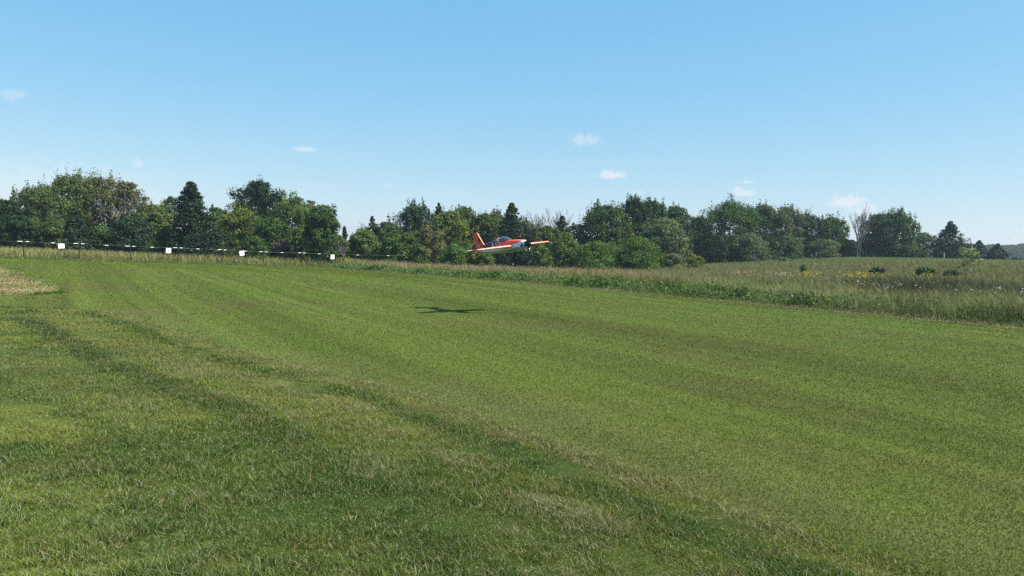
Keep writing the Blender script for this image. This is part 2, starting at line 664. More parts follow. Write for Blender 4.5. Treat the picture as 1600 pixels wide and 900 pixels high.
# cut dry thatch lying along the edge of the rough
X, Y, r = polar(420000, 3.8, 20, 1.5, -HALF, HALF)
v = rough_v(X, Y)
a = X * .6 - Y * .8
lump = fbm(a * 1.3, v * 2.5, 77, 3)
vv = v + (fbm(a * .8, v * .5, 78, 3) - .5) * .5
line = (1 - sstep(.02, .20, np.abs(v - .06))) * .7 + (1 - sstep(.08, .36, np.abs(vv - 1.02))) * .9 * sstep(.36, .52, lump) * (1 - sstep(10, 13, Y)) + (1 - sstep(.05, .25, np.abs(vv - 1.5))) * .4 * sstep(.5, .6, lump) + .05
k = (rng.random(len(X)) < line * sstep(.3, .6, lump)) & (~inside(RUNWAY, X, Y) | (v < .15)) & (Y < 20)
X, Y, r = X[k], Y[k], r[k]
n = len(X)
col = vary(np.tile(np.array((.215, .190, .100)), (n, 1)), .5, 1.3, .12)
o = blades('dry_thatch', X, Y,   .028 + .035 * rng.random(n), .0017 + .00024 * r, .95 + .25 * rng.random(n), col, M_GRASS, seg=2, zoff=.025)
tag(o, 'cut dry straw lying along the rough grass', 'straw', kind='stuff')

# straw patch at the left: cut stubble with green weeds round its right end
X, Y, r = polar(200000, 21, 42, 1.6, -R(42), -R(22))
k = inside(STRAW, X, Y)
X, Y, r = X[k], Y[k], r[k]
n = len(X)
d = poly_dist(STRAW, X, Y, True)
tip = sstep(-13.55, -13.1, X)
wd = tip * .9 * np.ones(n) + .12 + .25 * (1 - sstep(.0, .5, d))
green = rng.random(n) < wd * (.35 + .9 * (fbm(X * .8, Y * .8, 79, 3) > .42))
col = vary(lerp(np.array((.44, .36, .19)), np.array((.29, .21, .115)), np.clip((fbm(X * .5, Y * .9, 81, 4) - .4) * 4, 0, 1)) * .80, .78, 1.2, .08)
col[green] = vary(np.tile(np.array((.075, .135, .03)), (green.sum(), 1)), .6, 1.4, .15)
h = .03 + .04 * rng.random(n)
h[green] = (.05 + .13 * rng.random(green.sum())) * (.6 + .6 * tip[green])
o = blades('straw_stubble', X, Y, h, .005 + .0007 * r, .6 + .6 * rng.random(n), col, M_GRASS, seg=2)
tag(o, 'dry yellow stubble patch with green weeds at its tip', 'stubble', kind='stuff')


# ------------------------------------------------------------------ the meadow beyond the runway
MC = dict(verge=np.array((.085, .155, .038)), rust=np.array((.235, .180, .118)), pale=np.array((.205, .235, .120)), grey=np.array((.042, .052, .034)),
          brown=np.array((.165, .135, .085)), crest=np.array((.138, .172, .075)), gold=np.array((.250, .245, .105)), dim=np.array((.110, .095, .055)))


def meadow(X, Y):
    """height and colour of what grows at X, Y"""
    sr, sf = s_right(X, Y), s_far(X, Y)
    left = sf > np.maximum(sr * .6, 0)
    b = X / Y                                    # bearing of the place from the runway's near end
    n1 = fbm(X * .25, Y * .25, 101, 4)
    n2 = fbm(X * .9, Y * .9, 103, 3)
    # right of the strip
    c = np.tile(MC['brown'], (len(X), 1))
    h = np.full(len(X), .5)
    east = sstep(5, 11, X)
    pl = lerp(np.broadcast_to(MC['pale'], (len(X), 3)), MC['brown'] * .8, np.clip((fbm(X * .5, Y * .5, 107, 4) - .48) * 5, 0, .75))
    mid = lerp(MC['rust'], pl, east)
    sx = sr + (n1 - .5) * 3
    c = lerp(c, lerp(MC['brown'], MC['crest'], np.clip((n1 - .4) * 3, 0, 1)), np.ones(len(X)))
    h = .42 + .25 * n2
    dk = (1 - sstep(15.5, 18, sx)) * sstep(.36, .46, b + (n1 - .5) * .15) * (.8 + .2 * sstep(.40, .52, n1))
    c = lerp(c, MC['grey'], dk)
    h = h + .32 * dk
    t = 1 - sstep(8.5, 11, sx)
    c = lerp(c, mid, t)
    h = h * (1 - t) + t * ((.72 - .24 * east) * (.7 + .6 * n2) * (1 - .75 * east * sstep(.50, .38, n2)))
    cr = sstep(78, 96, Y) * sstep(15, 24, X)
    c = lerp(c, MC['crest'], cr)
    h = h * (1 - cr) + cr * .35
    t = (1 - sstep(2.0, 3.2, sr + (n1 - .5) * 1.6 + east * 1.3)) * (1 - .3 * east)
    c = lerp(c, lerp(MC['verge'], MC['pale'] * .8, np.clip((n2 - .42) * 3 * (1 - .4 * east), 0, .6)), t)
    h = h * (1 - t) + t * (.10 + .55 * np.clip((n2 - .36) * 2.2, 0, 1))
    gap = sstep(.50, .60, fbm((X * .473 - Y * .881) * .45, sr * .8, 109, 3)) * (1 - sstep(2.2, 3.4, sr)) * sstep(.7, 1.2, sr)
    c = lerp(c, np.array((.035, .060, .022)), gap * .8)  # dark low weeds, with the shade between clumps put into their colour
    t = 1 - sstep(.45, .9, sr)
    c = lerp(c, lerp(MC['verge'] * .7, MC['rust'] * .75, sstep(.36, .55, n2)), t * .85)
    h = h * (1 - t) + .10 * t
    # behind the fence at the far end
    cl = lerp(MC['gold'], MC['dim'], np.clip((fbm(X * .3, Y * .3, 105, 3) - .52) * 4, 0, .7))
    hl = .62 + .3 * n2
    t = 1 - sstep(.1, .6, -.734 * (X + 35) * .926 + .68 * 1.079 * (Y - 61) + (n2 - .5) * .6) * sstep(1.0, 2.0, sf)
    cl = lerp(cl, np.array((.10, .145, .045)), t)
    hl = hl * (1 - t) + t * .13
    c = np.where(left[:, None], cl, c)
    h = np.where(left, hl, h)
    return c * np.array((.82, .82, .68)), h


def meadow_field(name, N, r0, r1, p, a0, a1, wk, label):
    X, Y, r = polar(N, r0, r1, p, a0, a1)
    sr, sf = s_right(X, Y), s_far(X, Y)
    k = (np.maximum(sr, sf) > 0)
    X, Y, r, sr, sf = X[k], Y[k], r[k], sr[k], sf[k]
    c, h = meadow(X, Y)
    n = len(X)
    h = h * (.55 + .6 * rng.random(n))
    c = vary(c, .72, 1.3, .12)
    f = rng.random(n) < .05
    c[f] = c[f] * .5 + np.array((.28, .24, .15)) * .5
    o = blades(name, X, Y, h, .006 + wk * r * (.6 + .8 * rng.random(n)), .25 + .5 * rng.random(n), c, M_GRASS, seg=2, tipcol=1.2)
    return tag(o, label, 'grass', kind='stuff')


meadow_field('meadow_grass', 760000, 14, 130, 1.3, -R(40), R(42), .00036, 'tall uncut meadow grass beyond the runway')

# leafy weeds along the right edge of the strip
X, Y, r = polar(260000, 14, 80, 1.9, -R(16), R(44))
sr = s_right(X, Y)
n2 = fbm(X * .9, Y * .9, 103, 3)
k = (sr > .4) & (sr < 4.0 + 2 * n2) & (s_far(X, Y) < 3) & (rng.random(len(X)) < (1 - sstep(2.0, 5.0, sr + 1.5 * sstep(4, 10, X))) * sstep(.38, .54, n2 + .10 * (1 - sstep(6, 12, X)) - .05 * sstep(6, 12, X)))
X, Y, r, n2, sr = X[k], Y[k], r[k], n2[k], sr[k]
n = len(X)
hh = (.10 + .62 * np.clip((n2 - .36) * 2.2, 0, 1)) * sstep(.35, 1.0, sr) * rng.random(n) ** .6
s = (.010 + .0011 * r) * (.6 + .8 * rng.random(n))
nrm = rng.normal(size=(n, 3)) * .7 + np.array((0, 0, .8))


def leaf_mesh(name, P, nrm, s, col, mat, parent=None, aspect=1.5):
    nrm = nrm / (np.linalg.norm(nrm, axis=1, keepdims=True) + 1e-9)
    t = rng.normal(size=P.shape)
    t -= nrm * (t * nrm).sum(1, keepdims=True)
    t /= np.linalg.norm(t, axis=1, keepdims=True) + 1e-9
    b = np.cross(nrm, t)
    s = s[:, None]
    L, W = s * aspect * .5, s * .5
    V = np.stack([P - t * L, P + b * W + t * L * .1, P + t * L - nrm * L * .25, P - b * W + t * L * .1], 1).reshape(-1, 3)
    n = len(P)
    F = np.arange(n * 4).reshape(n, 4)
    return mesh_np(name, V, 4, F, mat, np.repeat(col, 4, 0), parent)


col = vary(lerp(MC['verge'], np.array((.11, .15, .065)), sstep(4, 12, X) * .8), .55, 1.4, .14)
o = leaf_mesh('verge_weeds', np.stack([X, Y, terrain(X, Y) + hh + .02], 1), nrm, s, col, M_LEAF)
tag(o, 'leafy green weeds along the right edge of the runway', 'weeds', kind='stuff')

# bushier weed clumps along the same edge
P, cl, sz, nr = [], [], [], []
for i in range(120):
    t = rng.random() ** 1.3 * 62 - 1
    sr0 = .9 + 1.7 * rng.random()
    x0, y0 = 12 - .473 * t + .881 * sr0 + 0.0, 20 + .881 * t + .473 * sr0
    if fbm(np.array([t * .18]), np.array([3.3]), 111, 3)[0] < .44 and rng.random() < .8:
        continue
    if t < 7 and rng.random() < .65:
        continue
    rr, hh = .25 + .5 * rng.random(), .14 + .34 * rng.random()
    m = int(620 * rr / .5)
    d = rng.normal(size=(m, 3))
    d /= np.linalg.norm(d, axis=1, keepdims=True)
    d[:, 2] = np.abs(d[:, 2])
    q = d * (rng.random(m) ** .4)[:, None] * np.array((rr * 1.3, rr, hh))
    x, y = x0 + q[:, 0], y0 + q[:, 1]
    P.append(np.stack([x, y, terrain(x, y) + q[:, 2] + .02], 1))
    base = lerp(np.array((.060, .125, .026)), np.array((.070, .105, .045)), 1 - min(1, max(0, (t - 4) / 18)))
    cl.append(np.tile(base * (.75 + .75 * rng.random()) * np.array((1 + .35 * rng.random(), 1, 1)), (m, 1)))
    nr.append(d + rng.normal(size=(m, 3)) * .5)
    sz.append((.03 + .0011 * math.hypot(x0, y0)) * (.6 + .8 * rng.random(m)))
o = leaf_mesh('weed_clumps', np.concatenate(P), np.concatenate(nr), np.concatenate(sz), vary(np.concatenate(cl), .7, 1.3, .1), M_LEAF)
tag(o, 'dark bushy weed clumps growing along the right edge of the runway', 'weeds', kind='stuff')

# flowers
P = []
for (px, py, Y0, rx, ry, n) in [(1356, 434, 45, 1.4, 1.2, 62), (1338, 436, 42, .9, .9, 22), (1262, 433, 47, .9, .8, 30), (1150, 430, 55, 2.0, 1.0, 12), (548, 397, 81, 1.1, .8, 50),
                                (1465, 432, 48, 1.2, .9, 14), (1530, 432, 47, 2.5, .8, 16), (1590, 446, 36, 1.5, .7, 9), (1060, 413, 84, .8, .6, 40)]:
    x0 = gx(px, Y0)
    x = x0 + rng.normal(size=n) * rx * .5
    y = Y0 + rng.normal(size=n) * ry * .5
    z = terrain(x, y) + .55 + .22 * rng.random(n)
    P.append(np.stack([x, y, z], 1))
P = np.concatenate(P)
P = np.repeat(P, 5, 0) + rng.normal(size=(len(P) * 5, 3)) * np.array((.05, .05, .06))
n = len(P)
o = leaf_mesh('goldenrod_flowers', P, rng.normal(size=(n, 3)) + np.array((0, -.3, .6)), np.full(n, .042) * (.6 + .8 * rng.random(n)),
              vary(np.tile(np.array((.50, .40, .04)), (n, 1)), .45, 1.1, .1), M_LEAF)
tag(o, 'yellow goldenrod flowers in clumps in the meadow', 'flowers', kind='stuff')
P = []
for (px, Y0, rx, ry, n) in [(1225, 50, 1.2, .5, 34), (1180, 52, 1.0, .5, 8), (720, 48, 1.0, .5, 9), (1480, 33, 3.0, 1.6, 16), (1345, 31, 2.2, 1.2, 10), (610, 76, .7, .4, 6), (1560, 30, 2, 1.2, 10), (1440, 44, .5, .4, 9)]:
    x = gx(px, Y0) + rng.normal(size=n) * rx * .5
    y = Y0 + rng.normal(size=n) * ry * .5
    P.append(np.stack([x, y, terrain(x, y) + .45 + .25 * rng.random(n)], 1))
P = np.concatenate(P)
P = np.repeat(P, 3, 0) + rng.normal(size=(len(P) * 3, 3)) * .035
n = len(P)
o = leaf_mesh('white_wildflowers', P, rng.normal(size=(n, 3)) + np.array((0, -.3, .8)), np.full(n, .034) * (.6 + .8 * rng.random(n)),
              vary(np.tile(np.array((.6, .6, .55)), (n, 1)), .7, 1.15, .03), M_LEAF)
tag(o, 'small white wildflowers scattered in the meadow', 'flowers', kind='stuff')


# ------------------------------------------------------------------ trees
def limbs_mesh(H, Rr, cb, kind, r0, name='trunk', parent=None, mat=None, lean=0):
    mb = MB()
    rd = random.Random(int(H * 1000 + Rr * 77))
    topf = .92 if kind in ('cone', 'juniper') else .72
    pts, rad = [], []
    wx, wy = 0, 0
    for i in range(7):
        t = i / 6
        wx += rd.uniform(-.03, .03) * H * .35 + lean * .02
        wy += rd.uniform(-.03, .03) * H * .35
        pts.append((wx * t, wy * t, H * topf * t - (.15 if i == 0 else 0)))
        rad.append(r0 * (1.25 if i == 0 else 1) * (1 - .85 * t))
    mb.tube(pts, rad, 7)
    nl = 6 if kind in ('cone', 'juniper') else 10
    for k in range(nl):
        t = rd.uniform(max(.12, cb), .85)
        i = min(5, int(t * 6))
        f = t * 6 - i
        p = Vector(pts[i]).lerp(Vector(pts[i + 1]), f)
        an = rd.uniform(0, 2 * math.pi)
        L = Rr * rd.uniform(.6, 1.0) * (1 - .4 * t)
        e = p + Vector((math.cos(an) * L, math.sin(an) * L, L * rd.uniform(.3, 1.1) if kind == 'broad' else L * .1))
        m = p.lerp(e, .5) + Vector((0, 0, L * .12))
        mb.tube([p, m, e], [rad[i] * .5, rad[i] * .3, .012], 5)
        for q in range(2):
            e2 = m.lerp(e, rd.random()) + Vector((rd.uniform(-.5, .5) * L, rd.uniform(-.5, .5) * L, rd.uniform(.1, .6) * L))
            mb.tube([m, e2], [rad[i] * .2, .008], 4)
    return mb.build(name, mat or M_BARK, parent, smooth=True)


def crown(H, Rr, cb, kind, n, leaf, col, parent, var=.28, yellow=0.0, sparse=1.0, name='crown', spiky=.0, mat=None):
    nc = max(16, int(n / (58 if kind in ('broad', 'mound') else 38)))
    u = rng.random(nc)
    if kind == 'broad':
        prof = np.where(u < .5, .86 + .14 * np.sin(np.pi * u), np.sqrt(np.clip(1 - ((u - .5) / .52) ** 2, 0, 1)))
    elif kind == 'cone':
        u = u ** 1.2
        prof = (1 - u) ** .80 * np.clip(.85 + u * 2.5, 0, 1) * 1.22 + .02
    elif kind == 'juniper':
        u = u ** 1.1
        prof = np.where(u < .55, 1.0, 1 - (np.clip(u - .5, 0, 1) / .5) ** .72) * .98 + .03
    else:  # mound
        u = u ** 1.0
        prof = np.sqrt(np.clip(1 - u ** 2, 0, 1)) * .95 + .05
    an = rng.random(nc) * 2 * math.pi
    ph = rng.random(6) * 6.28
    lob = 1 + .16 * np.sin(2 * an + ph[0] + u * 4) + .13 * np.sin(3 * an + ph[1] - u * 7) + .10 * np.sin(5 * an + ph[2] + u * 11)
    rr = Rr * prof * lob * (.12 + .84 * rng.random(nc) ** .6)
    cz = H * (cb + (1 - cb) * u)
    rc = (Rr * .15 + .17) * (.6 + .9 * rng.random(nc))
    if kind in ('cone', 'juniper'):
        rc = rc * (1.1 - .72 * u)
        cz = np.minimum(cz, H - rc * .3)
    else:
        cz = cz - rc * .75 * (u > .8)
    ctr = np.stack([rr * np.cos(an), rr * np.sin(an), cz], 1)
    if spiky:
        sp = rng.random(nc) < spiky
        ctr[sp, 2] += rc[sp] * .5
    # leaves
    ci = rng.integers(0, nc, n)
    off = rng.normal(size=(n, 3))
    off /= np.linalg.norm(off, axis=1, keepdims=True)
    off *= (rng.random(n) ** .45)[:, None]
    sh = np.ones((nc, 3))
    sh[:, 2] = .72
    if spiky:
        sh[sp] = (.42, .42, 1.7)
    if kind in ('cone', 'juniper'):
        sh[:, 2] = .62
    P = ctr[ci] + off * rc[ci][:, None] * sh[ci]
    P[:, 2] = np.maximum(P[:, 2], .03)
    out = np.stack([np.cos(an) * prof, np.sin(an) * prof, (u - .35)], 1)
    nrm = off * .9 + out[ci] * .35 + rng.normal(size=(n, 3)) * .55 + np.array((0, 0, .25))
    cc = np.asarray(col) * (1 - var + 2 * var * rng.random(nc))[:, None]
    if yellow:
        yy = rng.random(nc) < yellow
        cc[yy] = cc[yy] * .5 + np.array((.15, .15, .025)) * .6
    c = vary(cc[ci], .82, 1.2, .08)
    s = leaf * (.6 + .8 * rng.random(n))
    return leaf_mesh(name, P, nrm, s, c, mat or M_LEAF, parent)


def twigs(H, spread, seed, r0, parent, name='trunk', depth=5, stems=1, mat=None, rmin=.017):
    rd = random.Random(seed)
    mb = MB()

    def br(p, d, L, r, k):
        e = p + d * L
        mid = p.lerp(e, .5) + Vector((rd.uniform(-1, 1), rd.uniform(-1, 1), rd.uniform(-.5, .5))) * L * .06
        mb.tube([p, mid, e], [r, r * .85, r * .68], 5 if k < 2 else 3, caps=False)
        if k >= depth:
            return
        for _ in range(rd.choice((2, 3, 3)) if k else 4):
            nd = (d + Vector((rd.uniform(-1, 1), rd.uniform(-1, 1), rd.uniform(-.25, .55))) * spread).normalized()
            br(p.lerp(e, rd.uniform(.55, 1)), nd, L * rd.uniform(.55, .82), max(r * .6, rmin), k + 1)
    for s_ in range(stems):
        d = Vector((rd.uniform(-.25, .25), rd.uniform(-.25, .25), 1)).normalized()
        br(Vector((rd.uniform(-.3, .3) * (stems > 1), 0, -.1)), d, H * .36, r0, 0)
    zmax = max(v[2] for v in mb.v)
    mb.v = [(x, y, z * H / zmax) for x, y, z in mb.v]
    return mb.build(name, mat or M_DEAD, parent, smooth=True)


_K = 1.22
COL = dict(inky=(.014, .030, .012), olive=(.058, .084, .022), oliveb=(.080, .083, .034), dark=(.024, .050, .017), mid=(.040, .074, .020), light=(.070, .108, .028), yellowg=(.076, .106, .022), bluish=(.032, .060, .030),
           pale=(.080, .105, .052), bright=(.058, .112, .019), cedar=(.022, .046, .020), greyg=(.068, .088, .048), purple=(.076, .066, .056), fargreen=(.042, .072, .030))


T = []  # (name, kind, px, top, width, dist, colour, crown base, extra, label)


def t_(name, kind, px, top, w, D, col, cb, label, **ex):
    T.append((name, kind, px, top, w, D, col, cb, ex, label))


BT, CT, SH = 'broadleaf_tree', 'cedar_tree', 'shrub'
# left wood, behind the wire fence
t_(BT, 'broad', 8, 310, 66, 84, 'dark', .05, 'dark green tree cut by the left border of the view')
t_(BT, 'broad', 58, 290, 92, 88, 'olive', .08, 'broad olive green tree right of the tree at the left border', spiky=.2)
t_(BT, 'broad', 108, 271, 104, 92, 'olive', .12, 'tallest olive green tree with a tuft sticking up at its top', spiky=.3)
t_(BT, 'broad', 158, 274, 100, 94, 'oliveb', .12, 'brownish olive tree with a rounded top beside the tallest olive tree', spiky=.15, twig=2, n=5600)
t_(BT, 'broad', 200, 281, 66, 90, 'oliveb', .15, 'thinning brownish tree with grey branches showing through its sparse leaves', n=3000, twig=2)
t_(BT, 'broad', 28, 335, 60, 78, 'dark', .0, 'low dark green tree at the left border right behind the fence')
t_(BT, 'mound', 82, 340, 60, 80, 'olive', .0, 'low olive undergrowth tree in front of the tallest olive tree', n=4500)
t_(BT, 'mound', 155, 350, 55, 81, 'mid', .0, 'small dull green tree between two dark cedars behind the fence', n=4500)
t_(CT, 'cone', 117, 325, 44, 77, 'cedar', .0, 'dark narrow cedar standing before the olive wood, above the first white sign')
t_(CT, 'mound', 206, 333, 78, 79, 'cedar', .0, 'wide low dark cedar before the brownish trees', needle=1)
t_(BT, 'broad', 240, 318, 62, 86, 'yellowg', .05, 'yellowish green tree left of the tall pointed tree')
t_(BT, 'broad', 265, 306, 30, 118, 'mid', .1, 'small round treetop far behind, left of the tall pointed tree', n=3500)
t_(BT, 'cone', 297, 285, 86, 76, 'inky', .0, 'tall pointed dark tree with sky gaps near its top', n=11000, var=.35)
t_(BT, 'mound', 262, 352, 44, 77, 'mid', .0, 'low green tree at the foot of the pointed tree, left side', n=4000)
t_(BT, 'broad', 338, 323, 60, 92, 'mid', .05, 'plain green tree right of the tall pointed tree')
t_(BT, 'broad', 374, 324, 74, 86, 'yellowg', .05, 'yellow green tree below the tall dark rounded crown', yellow=.15)
t_(BT, 'broad', 402, 281, 76, 100, 'inky', .25, 'tall dark rounded crown rising above the yellow green trees', var=.2, n=9500)
t_(BT, 'mound', 335, 352, 60, 79, 'dark', .0, 'low dark tree between the pointed tree and the yellow green tree', n=5000)
t_(BT, 'broad', 424, 338, 55, 82, 'mid', .0, 'shaded green tree under the right side of the tall dark crown')
t_(BT, 'broad', 455, 306, 82, 86, 'light', .05, 'light green tree right of the tall dark rounded crown', yellow=.12, spiky=.25)
t_(BT, 'broad', 484, 312, 42, 90, 'greyg', .3, 'thin greyish tree with wispy top between two green trees', n=2200, twig=2)
t_(BT, 'broad', 502, 318, 56, 80, 'mid', .10, 'dense dark green tree at the right end of the left wood, trunk showing')
t_(SH, 'mound', 440, 373, 36, 80, 'purple', .0, 'purplish brown bush behind the fence near the last white signs', n=3000)
t_(SH, 'mound', 462, 379, 22, 79, 'dark', .0, 'small round dark bush beside the purplish brown bush', n=2200)
t_(SH, 'mound', 395, 366, 50, 79, 'mid', .0, 'green bush left of the purplish brown bush', n=3500)
# the low gap and the middle wood
t_(CT, 'cone', 537, 353, 15, 92, 'cedar', .0, 'tiny pointed cedar in the low gap right of the left wood', n=1800)
t_(BT, 'mound', 528, 366, 30, 86, 'olive', .0, 'low olive tree at the edge of the low gap', n=3000)
t_(BT, 'broad', 566, 357, 50, 88, 'light', .0, 'rounded light green small tree right of the low gap', n=5000)
t_(CT, 'cone', 580, 338, 30, 98, 'bluish', .1, 'ragged dark tree with bare spikes sticking out of its top', n=1800, twig=1)
t_(BT, 'broad', 605, 345, 52, 96, 'mid', .02, 'green tree between the ragged spiked tree and the bluish tree')
t_(BT, 'mound', 612, 362, 46, 86, 'bright', .0, 'low bright green tree in front of the middle wood', n=4500)
t_(BT, 'broad', 648, 319, 74, 98, 'bluish', .08, 'bluish dark green tree at the left side of the middle wood', spiky=.25)
t_(CT, 'cone', 683, 317, 30, 102, 'dark', .2, 'dark treetop spike in the centre of the middle wood', n=3000)
t_(BT, 'broad', 700, 328, 66, 94, 'yellowg', .02, 'yellow tinged tree in the middle wood, left above the airplane tail', yellow=.25)
t_(BT, 'broad', 724, 322, 58, 98, 'mid', .05, 'green tree top directly above the airplane tail', spiky=.2)
t_(BT, 'broad', 668, 350, 60, 88, 'oliveb', .0, 'dull brownish green tree below the bluish tree', n=5500)
t_(BT, 'mound', 640, 360, 50, 87, 'olive', .0, 'low olive tree below the left side of the middle wood', n=4500)
t_(BT, 'broad', 752, 333, 40, 96, 'olive', .05, 'narrow olive tree just right of the airplane tail')
t_(BT, 'broad', 773, 329, 46, 100, 'greyg', .08, 'grey green tree left of the dark pointed cedar behind the canopy', spiky=.35)
t_(CT, 'cone', 797, 318, 58, 94, 'cedar', .0, 'dark broad pointed cedar behind the airplane canopy', n=7500)
t_(SH, 'mound', 708, 380, 44, 80, 'bright', .0, 'bright green bush below the airplane tail', n=4000)
t_(SH, 'mound', 757, 392, 34, 80, 'light', .0, 'pale green bush under the airplane belly', n=2600)
t_(SH, 'mound', 655, 380, 40, 81, 'olive', .0, 'low olive bush left of the bright bush under the tail', n=2600)
t_(BT, 'broad', 820, 345, 46, 98, 'greyg', .02, 'grey green tree below the bare branches behind the propeller')
t_(BT, 'broad', 855, 352, 48, 92, 'olive', .0, 'olive green tree right of the airplane nose')
t_(CT, 'cone', 876, 338, 46, 96, 'bluish', .0, 'dark evergreen at the foot of the tallest bare branches', n=4500)
t_(SH, 'mound', 842, 378, 34, 82, 'yellowg', .0, 'yellowish bush below the far wing', n=2800)
t_(BT, 'mound', 882, 362, 44, 86, 'light', .0, 'light green low tree left of the large front bushes', n=3600)
t_(BT, 'broad', 942, 318, 86, 98, 'mid', .08, 'large dark green tree with a jagged top right of the bare branches', spiky=.35, n=9500)
t_(BT, 'broad', 986, 312, 58, 102, 'dark', .1, 'darkest tall tree with upright shoots in the right centre wood', spiky=.5)
t_(BT, 'broad', 1018, 312, 50, 104, 'mid', .12, 'green tree with upright shoots next to the darkest tall tree', spiky=.5)
t_(BT, 'broad', 1052, 321, 52, 108, 'fargreen', .05, 'smooth green tree top before the gap in the right centre wood', spiky=.15)
t_(BT, 'broad', 1036, 338, 76, 92, 'pale', .05, 'pale grey green tree with purplish lower branches', n=6500)
t_(SH, 'mound', 932, 374, 84, 84, 'bright', .0, 'large bright green bush in front of the jagged dark tree', n=8000, yellow=.08)
t_(SH, 'mound', 996, 368, 72, 84, 'bright', .0, 'large bright green bush right of its lookalike, before the pale grey tree', n=8000, yellow=.12)
t_(SH, 'mound', 1048, 394, 40, 88, 'pale', .0, 'low pale bush at the foot of the pale grey green tree', n=2600)
t_(SH, 'mound', 1085, 398, 34, 88, 'yellowg', .0, 'low yellowish bush right of the pale low bush', n=2400)
t_(BT, 'broad', 1088, 338, 50, 112, 'fargreen', .02, 'shaded tree filling the gap left of the big dense tree')
# right wood
t_(BT, 'broad', 1138, 313, 92, 112, 'mid', .04, 'big dense green tree with a flat rounded top in the right wood', n=9500, spiky=.15)
t_(BT, 'broad', 1184, 318, 62, 116, 'fargreen', .06, 'green tree top right of the big dense tree', spiky=.2)
t_(BT, 'broad', 1224, 322, 62, 116, 'greyg', .05, 'grey green tree with twiggy top in the right wood', spiky=.25)
t_(BT, 'broad', 1256, 332, 56, 118, 'bluish', .05, 'bluish tree below the bare twig tops', twig=1, n=4500)
t_(BT, 'broad', 1294, 338, 62, 118, 'mid', .04, 'drooping green tree left of the bare grey tree', spiky=.2)
t_(BT, 'mound', 1168, 362, 62, 106, 'pale', .0, 'pale green tree in front of the right wood', n=5000)
t_(BT, 'mound', 1118, 366, 52, 106, 'dark', .0, 'low dark tree at the foot of the big dense tree', n=4500)
t_(BT, 'mound', 1222, 366, 60, 108, 'fargreen', .0, 'low green tree in the middle of the right wood', n=4500)
t_(BT, 'mound', 1285, 372, 54, 110, 'greyg', .0, 'low greyish tree before the drooping green tree', n=4500)
t_(SH, 'mound', 1222, 402, 16, 100, 'light', .0, 'small pale bush at the front edge of the right wood', n=900)
t_(BT, 'broad', 1370, 332, 50, 118, 'bluish', .02, 'rounded bluish green tree right of the bare grey tree', n=8000)
t_(BT, 'broad', 1398, 330, 62, 118, 'mid', .03, 'green tree with a jagged sloping right side at the right end of the wood', n=8000, spiky=.4)
t_(BT, 'broad', 1326, 374, 36, 116, 'dark', .0, 'dark low tree at the foot of the bare grey tree', n=3500)
t_(BT, 'mound', 1410, 382, 46, 114, 'dark', .0, 'low dark tree under the jagged sloping tree', n=3500)
t_(BT, 'broad', 1440, 362, 36, 126, 'pale', .0, 'pale thin tree left of the lone pointed cedar', n=2600)
t_(CT, 'juniper', 1481, 347, 56, 118, 'cedar', .0, 'lone dark cedar with a pointed leaning top on the rise', n=8000, spiky=.1)
t_(CT, 'juniper', 1527, 376, 34, 128, 'bluish', .0, 'small ragged dark cedar between the lone cedar and the round one', n=2800)
t_(CT, 'juniper', 1556, 381, 30, 124, 'cedar', .0, 'neat round dark cedar on the right skyline', n=3600)
t_(SH, 'mound', 1587, 402, 14, 120, 'dark', .0, 'tiny dark bush on the skyline near the right border', n=700)
# shrubs out in the meadow
t_(SH, 'mound', 1369, 417, 26, 60, 'dark', .0, 'low dark bush left of the pair of bushes in the meadow', n=1500)
t_(SH, 'mound', 1437, 415, 15, 56, 'mid', .0, 'small upright bush, left one of a pair in the meadow', n=800)
t_(SH, 'mound', 1453, 416, 14, 57, 'mid', .0, 'small upright bush, right one of a pair in the meadow', n=800)
t_(SH, 'mound', 1490, 418, 26, 55, 'greyg', .0, 'loose grey green bush left of the thin sapling', n=1300)
t_(SH, 'mound', 1255, 412, 10, 64, 'mid', .0, 'little leafy plant standing alone before the right wood', n=350)

for i, (name, kind, px, top, w, D, cname, cb, ex, label) in enumerate(T):
    rng = np.random.default_rng(500 + i)
    x = gx(px, D)
    z0 = zt(x, D)
    H = gz(px, top, D) - z0
    Rr = w / 2 / FPX * D
    cat = 'bush' if name == SH else 'tree'
    grp = 'bushes at the wood edge and in the meadow' if name == SH else 'trees of the woods behind the field'
    e = thing(name, (x, D, z0), label, cat, grp, (0, 0, 0))
    n = ex.get('n', 7000)
    ndl = kind in ('cone', 'juniper') or ex.get('needle')
    leaf = (.15 if D < 90 else .165) if not ndl else .135
    if name == SH:
        leaf = .12 if D > 70 else .09
    r0 = max(.04, H * .022) if name != SH else .03
    if ex.get('twig'):
        twigs(H * (1.02 if kind == 'cone' else .99), .55, 900 + i, r0 * .8, e, 'trunk', 4, 2, M_PALE if ex['twig'] == 2 else None)
    else:
        limbs_mesh(H * .96, Rr * .8, cb, 'cone' if ndl else 'broad', r0, 'trunk' if name != SH else 'stem', e)
    n = int(n * (1.7 if name != SH else 1.4))
    crown(H, Rr * 1.02, cb, kind, int(n * 1.45), leaf * .84, np.array(COL[cname]) * (_K if not ndl and cname != 'dark' else .95), e, ex.get('var', .28), ex.get('yellow', .03), 1, 'crown' if name != SH else 'foliage', ex.get('spiky', .06 if kind == 'broad' else 0),
          M_NEEDLE if ndl else M_LEAF)

